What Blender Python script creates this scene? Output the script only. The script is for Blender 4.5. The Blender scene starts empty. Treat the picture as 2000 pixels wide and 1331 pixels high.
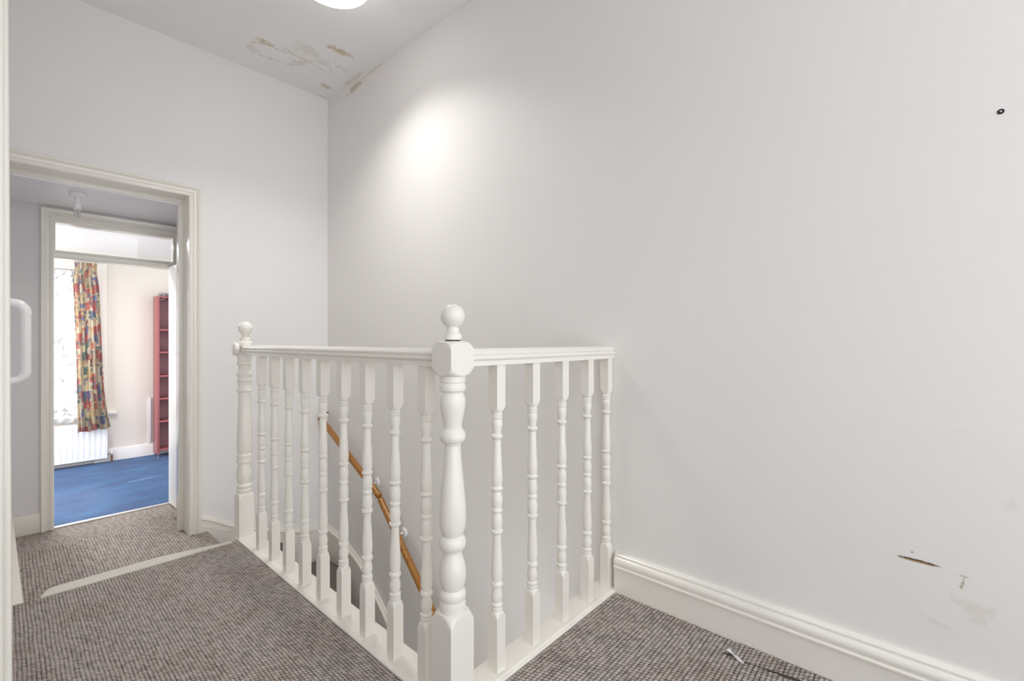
import bpy, bmesh, math, random
import numpy as np
from mathutils import Matrix, Vector
random.seed(4)
S = 1.1            # all shapes below are laid out for an eye height of 1.0 and scaled to metres at the end
PI = math.pi
sc = bpy.context.scene
C = sc.collection
W = {}             # world location of every object while building

# ------------------------------------------------------------------ node helpers
def mat(name):
    m = bpy.data.materials.new(name); m.use_nodes = True
    nt = m.node_tree; b = nt.nodes['Principled BSDF']
    return m, nt, b
def N(nt, t, **k):
    n = nt.nodes.new(t)
    for a, v in k.items():
        if a.startswith('i_'): n.inputs[int(a[2:])].default_value = v
        else: setattr(n, a, v)
    return n
def L(nt, a, b): nt.links.new(a, b)
def pos(nt):
    g = N(nt, 'ShaderNodeNewGeometry'); v = N(nt, 'ShaderNodeVectorMath', operation='SCALE'); v.inputs[3].default_value = 1 / S
    L(nt, g.outputs['Position'], v.inputs[0]); return v.outputs[0]
def mapping(nt, src, scale=(1, 1, 1), rot=(0, 0, 0), loc=(0, 0, 0)):
    m = N(nt, 'ShaderNodeMapping'); m.inputs['Scale'].default_value = scale; m.inputs['Rotation'].default_value = rot; m.inputs['Location'].default_value = loc
    L(nt, src, m.inputs[0]); return m.outputs[0]
def noise(nt, src, scale, detail=3, rough=.5, out=0):
    n = N(nt, 'ShaderNodeTexNoise'); n.inputs['Scale'].default_value = scale; n.inputs['Detail'].default_value = detail; n.inputs['Roughness'].default_value = rough
    L(nt, src, n.inputs['Vector']); return n.outputs[out]
def ramp(nt, src, stops, interp='LINEAR'):
    r = N(nt, 'ShaderNodeValToRGB'); cr = r.color_ramp; cr.interpolation = interp
    while len(cr.elements) < len(stops): cr.elements.new(.5)
    for e, (p, c) in zip(cr.elements, stops): e.position = p; e.color = (c[0], c[1], c[2], 1) if not isinstance(c, (int, float)) else (c, c, c, 1)
    L(nt, src, r.inputs[0]); return r.outputs[0]
def math_(nt, op, a, b=None, clamp=False):
    n = N(nt, 'ShaderNodeMath', operation=op, use_clamp=clamp)
    for i, v in ((0, a), (1, b)):
        if v is None: continue
        if isinstance(v, (int, float)): n.inputs[i].default_value = v
        else: L(nt, v, n.inputs[i])
    return n.outputs[0]
def mix(nt, fac, a, b, mode='MIX'):
    n = N(nt, 'ShaderNodeMix', data_type='RGBA', blend_type=mode)
    for i, v in ((0, fac), (6, a), (7, b)):
        if isinstance(v, (int, float)): n.inputs[i].default_value = v
        elif isinstance(v, tuple): n.inputs[i].default_value = (*v, 1)
        else: L(nt, v, n.inputs[i])
    return n.outputs[2]
def bump(nt, b, h, strength=.2, dist=.002):
    n = N(nt, 'ShaderNodeBump'); n.inputs['Strength'].default_value = strength; n.inputs['Distance'].default_value = dist
    L(nt, h, n.inputs['Height']); L(nt, n.outputs[0], b.inputs['Normal'])

# ------------------------------------------------------------------ materials
def paint(name, col, rough, bs=.1, scale=60, spec=.5):
    m, nt, b = mat(name); p = pos(nt)
    c = mix(nt, noise(nt, p, 2.2, 3), col, tuple(x * .975 for x in col)); L(nt, c, b.inputs['Base Color'])
    b.inputs['Roughness'].default_value = rough; b.inputs['Specular IOR Level'].default_value = spec
    bump(nt, b, noise(nt, p, scale, 4), bs, .002)
    return m
M_gloss = paint('gloss_white_paint', (.825, .80, .74), .22, .12, 45)
M_gloss2 = paint('gloss_white_paint_doorway', (.825, .80, .74), .13, .10, 30)
M_satin = paint('satin_white_paint', (.83, .82, .80), .35, .08, 60)
M_wallb = paint('back_wall_paint', (.82, .81, .80), .5, .10, 90)
M_wallp = paint('lobby_wall_paint', (.72, .71, .72), .55, .10, 90)
M_cream = paint('cream_wall_paint', (.80, .75, .675), .6, .06, 90)
M_lobceil = paint('lobby_ceiling_paint', (.84, .84, .86), .45, .06, 60)
M_plastic = paint('white_plastic', (.82, .82, .83), .25, 0, 60)
M_rad = paint('radiator_enamel', (.86, .86, .87), .3, 0, 60)

def smear(nt, p, cx, cy, rx, ry, ang=0, soft=.6, nz=.6, nscale=30, plane='XY', ring=0):
    """mask 0..1 of a ragged ellipse lying on a plane"""
    sx = N(nt, 'ShaderNodeSeparateXYZ'); L(nt, p, sx.inputs[0])
    o = {'XY': (0, 1), 'YZ': (1, 2), 'XZ': (0, 2)}[plane]
    u = math_(nt, 'SUBTRACT', sx.outputs[o[0]], cx); v = math_(nt, 'SUBTRACT', sx.outputs[o[1]], cy)
    ca, sa = math.cos(ang), math.sin(ang)
    a = math_(nt, 'ADD', math_(nt, 'MULTIPLY', u, ca / rx), math_(nt, 'MULTIPLY', v, sa / rx))
    b = math_(nt, 'ADD', math_(nt, 'MULTIPLY', u, -sa / ry), math_(nt, 'MULTIPLY', v, ca / ry))
    d = math_(nt, 'SQRT', math_(nt, 'ADD', math_(nt, 'MULTIPLY', a, a), math_(nt, 'MULTIPLY', b, b)))
    d = math_(nt, 'ADD', d, math_(nt, 'MULTIPLY', math_(nt, 'SUBTRACT', noise(nt, p, nscale, 5, .65), .5), nz * 5))
    if ring:
        d = math_(nt, 'ABSOLUTE', math_(nt, 'SUBTRACT', d, 1)); return math_(nt, 'SUBTRACT', 1, math_(nt, 'DIVIDE', d, ring), True)
    return math_(nt, 'DIVIDE', math_(nt, 'SUBTRACT', 1, d), soft, True)
# ceiling with old damp stains
M_ceil, nt, b = mat('stained_ceiling_paint'); p = pos(nt)
col = mix(nt, noise(nt, p, 2, 3), (.86, .855, .85), (.84, .835, .83))
speck = ramp(nt, noise(nt, p, 45, 5, .7), [(.42, 0), (.62, 1)])
for (cx, cy, rx, ry, an, st, cc, kw) in [
        (1.17, 3.075, .155, .085, -.35, .55, (.55, .49, .38), dict(ring=.16, nz=.5, nscale=9)),
        (1.075, 3.00, .075, .030, .10, .85, (.50, .39, .25), dict(nz=.45, soft=.5)),
        (1.20, 2.97, .06, .018, .5, .45, (.55, .48, .38), dict(nz=.5)),
        (1.275, 3.065, .018, .015, 0, .8, (.50, .38, .28), dict(nz=.4, soft=.4)),
        (1.15, 3.14, .02, .012, 0, .5, (.5, .44, .34), dict(nz=.4)),
        (1.415, 2.735, .10, .030, .02, .95, (.46, .35, .17), dict(nz=.5, nscale=34, soft=.5)),
        (1.30, 2.90, .14, .06, .4, .40, (.55, .48, .38), dict(nz=.9, nscale=14)),
        (1.42, 2.99, .06, .045, .2, .45, (.50, .45, .36), dict(ring=.2, nz=.7, nscale=16)),
        (1.52, 2.90, .07, .02, .2, .5, (.52, .46, .34), dict(nz=.7, nscale=25)),
        (1.555, 3.205, .046, .030, .3, .9, (.52, .42, .30), dict(nz=.5, soft=.4)),
        (1.635, 2.98, .018, .20, 0, .5, (.55, .47, .33), dict(nz=.7, nscale=20)),
        (1.60, 3.37, .05, .012, 0, .7, (.55, .47, .33), dict(nz=.5, nscale=30))]:
    k = smear(nt, p, cx, cy, rx, ry, an, **kw)
    k = math_(nt, 'MULTIPLY', k, st)
    if 'ring' not in kw: k = math_(nt, 'MULTIPLY', k, math_(nt, 'ADD', math_(nt, 'MULTIPLY', speck, .55), .45))
    col = mix(nt, k, col, cc)
L(nt, col, b.inputs['Base Color']); b.inputs['Roughness'].default_value = .5
bump(nt, b, noise(nt, p, 35, 4), .12, .003)
# right wall: silk emulsion with a scrape, peeled paint and a patched area
M_wallr, nt, b = mat('right_wall_paint'); p = pos(nt)
col = mix(nt, noise(nt, p, 1.6, 3), (.81, .795, .77), (.80, .78, .765))
col = mix(nt, math_(nt, 'MULTIPLY', smear(nt, p, -.9, -.2, 1.10, .985, 0, soft=.03, nz=.02, nscale=3, plane='YZ'), .0), col, (.70, .69, .68))
sx = N(nt, 'ShaderNodeSeparateXYZ'); L(nt, p, sx.inputs[0])
wob = math_(nt, 'MULTIPLY', math_(nt, 'SUBTRACT', noise(nt, p, 6, 3), .5), .012)
zz = math_(nt, 'ADD', sx.outputs[2], wob); yy = math_(nt, 'ADD', sx.outputs[1], wob)
patch = math_(nt, 'MULTIPLY', math_(nt, 'MULTIPLY', math_(nt, 'LESS_THAN', zz, .778), math_(nt, 'LESS_THAN', yy, .085)), .05)
col = mix(nt, patch, col, (.72, .71, .695))
edge = math_(nt, 'MULTIPLY', math_(nt, 'LESS_THAN', math_(nt, 'ABSOLUTE', math_(nt, 'SUBTRACT', zz, .779)), .003), math_(nt, 'LESS_THAN', yy, .085))
col = mix(nt, math_(nt, 'MULTIPLY', edge, .22), col, (.86, .85, .83))
for (cy, cz, ry, rz, an, st, cc, kw) in [
        (.022, .4055, .050, .0042, .03, .95, (.10, .055, .022), dict(nz=.22, nscale=90, soft=.3)),
        (.020, .402, .045, .0022, .03, .9, (.50, .36, .20), dict(nz=.22, nscale=110, soft=.3)),
        (.034, .425, .003, .004, 0, .8, (.2, .15, .1), dict(nz=.4, nscale=60)),
        (-.066, .394, .012, .0018, .06, .7, (.30, .24, .16), dict(nz=.5, nscale=90)),
        (-.064, .375, .004, .020, .2, .75, (.34, .28, .18), dict(nz=.6, nscale=70)),
        (-.085, .315, .05, .028, .5, .28, (.58, .50, .38), dict(nz=.7, nscale=18)),
        (-.03, .25, .05, .010, .3, .20, (.60, .53, .42), dict(nz=.7, nscale=18)),
        (-.150, .60, .012, .03, 0, .15, (.60, .50, .36), dict(nz=.7, nscale=25)),
        (2.98, 2.775, .10, .022, -.12, .8, (.50, .43, .30), dict(nz=.8, nscale=28)),
        (2.75, 2.80, .25, .008, 0, .5, (.55, .48, .36), dict(nz=.7, nscale=20))]:
    col = mix(nt, math_(nt, 'MULTIPLY', smear(nt, p, cy, cz, ry, rz, an, plane='YZ', **kw), st), col, cc)
L(nt, col, b.inputs['Base Color']); b.inputs['Roughness'].default_value = .5; b.inputs['Specular IOR Level'].default_value = .25
bump(nt, b, math_(nt, 'ADD', noise(nt, p, 80, 3), math_(nt, 'MULTIPLY', noise(nt, p, 5, 3), 2.0)), .10, .003)

def carpet_mat(name, warm=1.0):
    m, nt, b = mat(name); p = pos(nt)
    at = N(nt, 'ShaderNodeAttribute', attribute_name='pile')
    fib = noise(nt, p, 420, 3, .7); big = noise(nt, p, 5, 4, .6); mid = noise(nt, p, 60, 3, .6)
    h = math_(nt, 'ADD', at.outputs['Fac'], math_(nt, 'MULTIPLY', math_(nt, 'SUBTRACT', fib, .5), .35))
    top = mix(nt, ramp(nt, big, [(.45, 0), (.68, 1)]), (.43, .375, .34), (.34, .265, .215))
    top = mix(nt, ramp(nt, mid, [(.35, 0), (.7, 1)]), top, (.51, .455, .42))
    c = mix(nt, ramp(nt, h, [(.16, 0), (.70, 1)]), (.030, .021, .017), top)
    L(nt, c, b.inputs['Base Color']); b.inputs['Roughness'].default_value = .75; b.inputs['Specular IOR Level'].default_value = .25
    b.inputs['Sheen Weight'].default_value = .2; b.inputs['Sheen Roughness'].default_value = .4
    bump(nt, b, fib, .5, .002)
    return m
M_carpet = carpet_mat('woven_carpet')
def step_carpet():
    m, nt, b = mat('stair_carpet'); p = pos(nt)
    w1 = N(nt, 'ShaderNodeTexWave', wave_type='BANDS', bands_direction='Y'); w1.inputs['Scale'].default_value = 23; w1.inputs['Distortion'].default_value = .8
    w2 = N(nt, 'ShaderNodeTexWave', wave_type='BANDS', bands_direction='X'); w2.inputs['Scale'].default_value = 23; w2.inputs['Distortion'].default_value = 1.5
    w3 = N(nt, 'ShaderNodeTexWave', wave_type='BANDS', bands_direction='Z'); w3.inputs['Scale'].default_value = 23
    for w in (w1, w2, w3): L(nt, p, w.inputs[0])
    h = math_(nt, 'MULTIPLY', w1.outputs['Fac'], math_(nt, 'ADD', math_(nt, 'MULTIPLY', w2.outputs['Fac'], .5), .5))
    h = math_(nt, 'MULTIPLY', h, math_(nt, 'ADD', math_(nt, 'MULTIPLY', w3.outputs['Fac'], .3), .7))
    c = ramp(nt, h, [(.05, (.04, .03, .025)), (.6, (.34, .28, .245))])
    L(nt, c, b.inputs['Base Color']); b.inputs['Roughness'].default_value = .8
    bump(nt, b, h, .8, .005); return m
M_step = step_carpet()
# blue carpet
M_blue, nt, b = mat('blue_carpet'); p = pos(nt)
w = noise(nt, mapping(nt, p, (3, 5, 1)), 1.3, 5, .6)
c = ramp(nt, w, [(.3, (.008, .040, .135)), (.55, (.014, .075, .21)), (.75, (.022, .13, .28))])
c = mix(nt, ramp(nt, noise(nt, p, 70, 4, .7), [(.45, 0), (.8, .5)]), c, (.07, .2, .45))
c = mix(nt, math_(nt, 'MULTIPLY', smear(nt, p, .85, 5.05, .13, .012, .15, nz=.5, nscale=14), .6), c, (.30, .45, .65))  # streak of sunlight painted into the carpet colour
L(nt, c, b.inputs['Base Color']); b.inputs['Roughness'].default_value = .85; b.inputs['Sheen Weight'].default_value = .1
bump(nt, b, noise(nt, p, 160, 4, .7), .6, .006)
# pine handrail
M_pine, nt, b = mat('varnished_pine'); p = pos(nt)
g = noise(nt, mapping(nt, p, (60, 3, 60)), 2.0, 4, .55)
c = ramp(nt, g, [(.3, (.25, .095, .016)), (.5, (.36, .155, .03)), (.7, (.44, .21, .048))])
kn = N(nt, 'ShaderNodeTexVoronoi'); kn.inputs['Scale'].default_value = 6.5; L(nt, p, kn.inputs[0])
c = mix(nt, ramp(nt, kn.outputs['Distance'], [(.05, 1), (.10, 0)]), c, (.12, .04, .01))
L(nt, c, b.inputs['Base Color']); b.inputs['Roughness'].default_value = .28
# metals etc
def plain(name, col, rough=.5, metal=0):
    m, nt, b = mat(name); p = pos(nt)
    L(nt, mix(nt, noise(nt, p, 30, 2), col, tuple(x * .9 for x in col)), b.inputs['Base Color'])
    b.inputs['Roughness'].default_value = rough; b.inputs['Metallic'].default_value = metal; return m
M_dark = plain('dark_metal', (.03, .022, .018), .4, .6)
M_chrome = plain('chrome', (.6, .6, .6), .2, 1)
M_copper = plain('copper_pipe', (.45, .2, .1), .35, 1)
M_strip = plain('metal_strip', (.75, .75, .74), .35, .3)
M_pad = plain('lit_nosing_pale', (.62, .60, .53), .6)  # pale tone stands for door light falling on the carpet nosing
M_paper = plain('white_paper', (.85, .85, .88), .6)
M_black = plain('black_rubber', (.02, .02, .022), .6)
M_box = plain('grey_plastic', (.17, .17, .17), .5)
M_cable = plain('cable_plastic', (.55, .42, .40), .5)
M_red = plain('red_stained_wood', (.36, .105, .11), .4)
M_redin = plain('red_stained_back', (.30, .14, .155), .55)
M_under = plain('subfloor', (.3, .25, .2), .8)
# glass
M_glass, nt, b = mat('window_glass')
tr = N(nt, 'ShaderNodeBsdfTransparent'); gl = N(nt, 'ShaderNodeBsdfGlossy'); gl.inputs['Roughness'].default_value = .05
fr = N(nt, 'ShaderNodeFresnel'); fr.inputs[0].default_value = 1.45; ms = N(nt, 'ShaderNodeMixShader')
L(nt, fr.outputs[0], ms.inputs[0]); L(nt, tr.outputs[0], ms.inputs[1]); L(nt, gl.outputs[0], ms.inputs[2])
L(nt, ms.outputs[0], nt.nodes['Material Output'].inputs[0])
M_bulb, nt, b = mat('frosted_bulb'); b.inputs['Base Color'].default_value = (.9, .9, .92, 1); b.inputs['Roughness'].default_value = .15
b.inputs['Transmission Weight'].default_value = .55
# lamp
M_lamp, nt, b = mat('lamp_diffuser'); b.inputs['Base Color'].default_value = (.9, .9, .9, 1)
b.inputs['Emission Color'].default_value = (1, .985, .96, 1); b.inputs['Emission Strength'].default_value = 4.5
# lace
M_lace, nt, b = mat('lace_net'); uv = N(nt, 'ShaderNodeUVMap', uv_map='UVMap')
u = mapping(nt, uv.outputs[0], (1, 1, 1))
v1 = N(nt, 'ShaderNodeTexVoronoi', feature='DISTANCE_TO_EDGE'); v1.inputs['Scale'].default_value = 16
nz_ = N(nt, 'ShaderNodeTexNoise'); nz_.inputs['Scale'].default_value = 9; nz_.inputs['Detail'].default_value = 4
L(nt, u, nz_.inputs['Vector']); L(nt, mix(nt, .12, u, nz_.outputs['Color']), v1.inputs['Vector'])
pat = ramp(nt, v1.outputs['Distance'], [(.03, 1), (.10, 0)])
sxu = N(nt, 'ShaderNodeSeparateXYZ'); L(nt, u, sxu.inputs[0])
pat = math_(nt, 'MULTIPLY', pat, ramp(nt, nz_.outputs['Fac'], [(.40, 0), (.58, 1)]))
dif = N(nt, 'ShaderNodeBsdfDiffuse'); lc = mix(nt, pat, (.8, .8, .82), (.30, .30, .31)); L(nt, lc, dif.inputs[0])  # threads greyed: shade of dense lace against the bright window, put in colour
tl = N(nt, 'ShaderNodeBsdfTranslucent'); L(nt, lc, tl.inputs[0])
m1 = N(nt, 'ShaderNodeMixShader'); m1.inputs[0].default_value = .5; L(nt, dif.outputs[0], m1.inputs[1]); L(nt, tl.outputs[0], m1.inputs[2])
tr = N(nt, 'ShaderNodeBsdfTransparent'); m2 = N(nt, 'ShaderNodeMixShader')
L(nt, math_(nt, 'ADD', math_(nt, 'MULTIPLY', pat, .24), .75, True), m2.inputs[0]); L(nt, tr.outputs[0], m2.inputs[1]); L(nt, m1.outputs[0], m2.inputs[2])
L(nt, m2.outputs[0], nt.nodes['Material Output'].inputs[0])
# patchwork curtain
M_cur, nt, b = mat('patchwork_curtain'); uv = N(nt, 'ShaderNodeUVMap', uv_map='UVMap'); u = uv.outputs[0]
nzc = N(nt, 'ShaderNodeTexNoise'); nzc.inputs['Scale'].default_value = 14; L(nt, u, nzc.inputs['Vector'])
ud = mix(nt, .015, u, nzc.outputs['Color'])
vo = N(nt, 'ShaderNodeTexVoronoi', distance='CHEBYCHEV'); vo.inputs['Scale'].default_value = 13; vo.inputs['Randomness'].default_value = .75; L(nt, ud, vo.inputs['Vector'])
sp = N(nt, 'ShaderNodeSeparateColor'); L(nt, vo.outputs['Color'], sp.inputs[0])
pal = ramp(nt, sp.outputs[0], [(0, (.72, .65, .53)), (.20, (.62, .27, .25)), (.36, (.72, .65, .50)), (.54, (.30, .32, .47)), (.64, (.68, .56, .38)), (.76, (.58, .23, .22)), (.85, (.24, .34, .32)), (.90, (.72, .65, .52))], 'CONSTANT')
vo2 = N(nt, 'ShaderNodeTexVoronoi', distance='CHEBYCHEV'); vo2.inputs['Scale'].default_value = 24; vo2.inputs['Randomness'].default_value = .5; L(nt, ud, vo2.inputs['Vector'])
sp2 = N(nt, 'ShaderNodeSeparateColor'); L(nt, vo2.outputs['Color'], sp2.inputs[0])
pal2 = ramp(nt, sp2.outputs[1], [(0, (.60, .28, .24)), (.3, (.22, .30, .31)), (.6, (.34, .35, .47)), (.8, (.62, .48, .30))], 'CONSTANT')
sq = math_(nt, 'MULTIPLY', ramp(nt, vo2.outputs['Distance'], [(.0, 1), (.36, 0)], 'CONSTANT'), math_(nt, 'GREATER_THAN', sp2.outputs[0], .52))
c = mix(nt, math_(nt, 'MULTIPLY', sq, .85), pal, pal2)
wv = N(nt, 'ShaderNodeTexWave', wave_type='RINGS'); wv.inputs['Scale'].default_value = 9; wv.inputs['Distortion'].default_value = 14; wv.inputs['Detail'].default_value = 1; wv.inputs['Detail Scale'].default_value = 1.5
L(nt, u, wv.inputs[0])
ln = ramp(nt, wv.outputs['Fac'], [(.38, 0), (.42, 1), (.58, 1), (.62, 0)])
ln = math_(nt, 'MULTIPLY', ln, math_(nt, 'GREATER_THAN', sp.outputs[1], .30))
c = mix(nt, math_(nt, 'MULTIPLY', ln, .75), c, (.20, .24, .25))
L(nt, c, b.inputs['Base Color']); b.inputs['Roughness'].default_value = .85
tl = N(nt, 'ShaderNodeBsdfTranslucent'); L(nt, c, tl.inputs[0]); m1 = N(nt, 'ShaderNodeMixShader'); m1.inputs[0].default_value = .3
L(nt, b.outputs[0], m1.inputs[1]); L(nt, tl.outputs[0], m1.inputs[2]); L(nt, m1.outputs[0], nt.nodes['Material Output'].inputs[0])

# ------------------------------------------------------------------ object helpers
def link(o, parent, world):
    C.objects.link(o); W[o.name] = Vector(world)
    if parent is not None: o.parent = parent; o.location = Vector(world) - W[parent.name]
    else: o.location = Vector(world)
def tag(o, label=None, cat=None, group=None, kind=None):
    if label: o['label'] = label
    if cat: o['category'] = cat
    if group: o['group'] = group
    if kind: o['kind'] = kind
    return o
def thing(name, loc, label=None, cat=None, group=None, kind=None):
    o = bpy.data.objects.new(name, None); o.empty_display_size = .05
    link(o, None, loc); return tag(o, label, cat, group, kind)
def obj(name, bm, m, parent=None, smooth=35, label=None, cat=None, group=None, kind=None, org=None):
    bmesh.ops.recalc_face_normals(bm, faces=bm.faces[:])
    vs = [v.co for v in bm.verts]
    if org is None:
        lo = [min(v[i] for v in vs) for i in range(3)]; hi = [max(v[i] for v in vs) for i in range(3)]
        org = ((lo[0] + hi[0]) / 2, (lo[1] + hi[1]) / 2, lo[2])
    org = Vector(org)
    bmesh.ops.translate(bm, verts=bm.verts[:], vec=-org)
    me = bpy.data.meshes.new(name); bm.to_mesh(me); bm.free()
    if smooth:
        me.shade_smooth(); me.set_sharp_from_angle(angle=math.radians(smooth))
    me.materials.append(m)
    o = bpy.data.objects.new(name, me); link(o, parent, org)
    return tag(o, label, cat, group, kind)
def box(x0, x1, y0, y1, z0, z1, bev=0, bm=None):
    bm = bm or bmesh.new()
    r = bmesh.ops.create_cube(bm, size=1)
    for v in r['verts']:
        v.co = Vector(((x0 + x1) / 2 + v.co.x * (x1 - x0), (y0 + y1) / 2 + v.co.y * (y1 - y0), (z0 + z1) / 2 + v.co.z * (z1 - z0)))
    if bev:
        es = list({e for v in r['verts'] for e in v.link_edges})
        bmesh.ops.bevel(bm, geom=es, offset=bev, segments=2, affect='EDGES', profile=.6)
    return bm
def loft(rings, bm=None, closed=True, caps=True):
    """rings: lists of points of equal length"""
    bm = bm or bmesh.new(); prev = None; first = None
    for r in rings:
        vs = [bm.verts.new(q) for q in r]
        if prev:
            n = len(vs)
            for i in range(n if closed else n - 1):
                bm.faces.new((prev[i], prev[(i + 1) % n], vs[(i + 1) % n], vs[i]))
        else: first = vs
        prev = vs
    if caps: bm.faces.new(first); bm.faces.new(prev)
    return bm
def turned(profile, cx=0, cy=0, n=48, bm=None):
    """profile: (z, round radius, half side of the square stock or None)"""
    rings = []
    for z, R, h in profile:
        r = []
        for i in range(n):
            a = 2 * PI * i / n + PI / 4
            k = h / max(abs(math.cos(a)), abs(math.sin(a))) if h else 1e9
            k = min(R, k); r.append((cx + k * math.cos(a), cy + k * math.sin(a), z))
        rings.append(r)
    return loft(rings, bm)
def sweep(profile, path_pts, axis, bm=None):
    """extrude a profile; axis 'Y': profile (x,z) placed at each y; axis 'X': profile (y,z) at each x"""
    rings = []
    for t in path_pts:
        rings.append([(a, t, z) if axis == 'Y' else (t, a, z) for a, z in profile])
    return loft(rings, bm)
def tube(pts, r, n=14, bm=None, caps=True):
    pts = [Vector(q) for q in pts]; rings = []; up = Vector((0, 0, 1)); pr = None
    for i, q in enumerate(pts):
        d = (pts[min(i + 1, len(pts) - 1)] - pts[max(i - 1, 0)]).normalized()
        if pr is None:
            a = d.cross(up) if abs(d.z) < .95 else d.cross(Vector((1, 0, 0)))
        else: a = pr - d * pr.dot(d)
        a.normalize(); pr = a; b = d.cross(a)
        rr = r[i] if isinstance(r, (list, tuple)) else r
        rings.append([tuple(q + a * rr * math.cos(2 * PI * k / n) + b * rr * math.sin(2 * PI * k / n)) for k in range(n)])
    return loft(rings, bm, caps=caps)
def prism(poly, z0, z1, bev=0, bm=None):
    bm = bm or bmesh.new()
    lo = [bm.verts.new((x, y, z0)) for x, y in poly]; hi = [bm.verts.new((x, y, z1)) for x, y in poly]
    bm.faces.new(lo); top = bm.faces.new(hi); n = len(poly)
    for i in range(n): bm.faces.new((lo[i], lo[(i + 1) % n], hi[(i + 1) % n], hi[i]))
    if bev: bmesh.ops.bevel(bm, geom=list(top.edges), offset=bev, segments=4, affect='EDGES', profile=.5)
    return bm
def copy(o, parent, world, name=None):
    c = o.copy(); c.name = name or o.name; C.objects.link(c); W[c.name] = Vector(world)
    c.parent = parent; c.location = Vector(world) - (W[parent.name] if parent else Vector((0, 0, 0))); return c

def carpet(name, x0, x1, y0, y1, z, rib, knot, along, step, amp=.0050, clip=None, m=None, skew=.7, jit=.12, label=None, kind='structure', z_fn=None, parent=None):
    nx = int((x1 - x0) / step) + 1; ny = int((y1 - y0) / step) + 1
    X, Y = np.meshgrid(np.linspace(x0, x1, nx), np.linspace(y0, y1, ny))
    wob = .0005 * np.sin(X * 31 + 1.3 * np.sin(Y * 17)) + .0007 * np.sin(Y * 23 + 1.7 * np.sin(X * 13))
    a, b_ = (X, Y) if along == 'Y' else (Y, X)
    u = (a + wob) / rib; iu = np.floor(u); fu = u - iu - .5
    rnd = np.modf(np.abs(np.sin(iu * 12.9898) * 43758.5453))[0]
    v = (b_ + wob) / knot + .36 * iu + jit * rnd + skew * fu
    iv = np.floor(v); fv = v - iv - .5
    cell = np.modf(np.abs(np.sin(iu * 12.9898 + iv * 78.233) * 43758.5453))[0]
    hr = np.sqrt(np.clip(1 - (2 * fu) ** 2, 0, 1)); hk = np.sqrt(np.clip(1 - (1.9 * fv) ** 2, 0, 1))
    pile = hr ** .85 * (.06 + .94 * hk ** 1.2) * (.62 + .38 * cell)
    Z = z - .003 + amp * pile
    if z_fn is not None: Z = Z + z_fn(X, Y)
    org = Vector(((x0 + x1) / 2, (y0 + y1) / 2, z))
    co = np.stack([X - org.x, Y - org.y, Z - org.z], -1).reshape(-1, 3).astype(np.float32)
    idx = np.arange(nx * ny).reshape(ny, nx)
    q = np.stack([idx[:-1, :-1], idx[:-1, 1:], idx[1:, 1:], idx[1:, :-1]], -1).reshape(-1, 4)
    if clip is not None:
        keep = clip((X[:-1, :-1] + step / 2).ravel(), (Y[:-1, :-1] + step / 2).ravel()); q = q[keep]
    used = np.unique(q); remap = np.full(nx * ny, -1); remap[used] = np.arange(len(used)); q = remap[q]; co = co[used]; pl = pile.ravel()[used].astype(np.float32)
    me = bpy.data.meshes.new(name)
    me.vertices.add(len(co)); me.vertices.foreach_set('co', co.ravel())
    me.loops.add(q.size); me.loops.foreach_set('vertex_index', q.ravel().astype(np.int32))
    me.polygons.add(len(q)); me.polygons.foreach_set('loop_start', np.arange(0, q.size, 4, dtype=np.int32))
    me.polygons.foreach_set('loop_total', np.full(len(q), 4, dtype=np.int32))
    me.update(calc_edges=True); me.validate()
    at = me.attributes.new('pile', 'FLOAT', 'POINT'); at.data.foreach_set('value', pl)
    me.shade_smooth(); me.materials.append(m or M_carpet)
    o = bpy.data.objects.new(name, me); link(o, parent, org)
    if label: o['label'] = label
    if kind: o['kind'] = kind
    return o

# ------------------------------------------------------------------ the shell
RX, BY = 1.655, 3.385           # right wall, back wall (with the doorway)
IY, FY = 4.13, 6.06             # inner wall with the glazed door, far wall of the blue room
NOS = 2.58                      # edge of the landing, one step above the lobby
LZ = -.20                       # level of the step, lobby and blue room
def st(name, bm, m, parent=None, smooth=35, label=None): return obj(name, bm, m, parent, smooth, label=label, kind='structure' if parent is None else None)
def zc(y): return 2.828 - .026 * (BY - y)
def quad_slab(pts, d):          # slab from 4 points pushed along d
    bm = bmesh.new(); a = [bm.verts.new(q) for q in pts]; b = [bm.verts.new(Vector(q) + Vector(d)) for q in pts]
    bm.faces.new(a); bm.faces.new(b[::-1])
    for i in range(4): bm.faces.new((a[i], a[(i + 1) % 4], b[(i + 1) % 4], b[i]))
    return bm
st('wall_right', box(RX, RX + .12, -1.5, BY + .1, -2.7, 2.95), M_wallr, smooth=0)
st('ceiling', quad_slab([(-.12, -1.5, zc(-1.5)), (RX + .12, -1.5, zc(-1.5)), (RX + .12, BY + .1, zc(BY + .1)), (-.12, BY + .1, zc(BY + .1))], (0, 0, .12)), M_ceil, smooth=0)
# back wall with the doorway opening
OX, OZ = .768, 1.889
bm = box(OX + .01, RX + .02, BY, BY + .12, -2.7, 2.9); box(-.12, OX + .01, BY, BY + .12, OZ + .01, 2.9, bm=bm)
st('wall_back', bm, M_wallb, smooth=0)
# left wall: doorway in which the camera stands, then plain wall to the inner wall
bm = box(-.12, 0, 1.62, IY + .1, -.6, 2.9); box(-.12, 0, -1.5, 1.62, 1.93, 2.9, bm=bm)
st('wall_left', bm, M_wallp, smooth=0)
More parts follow.
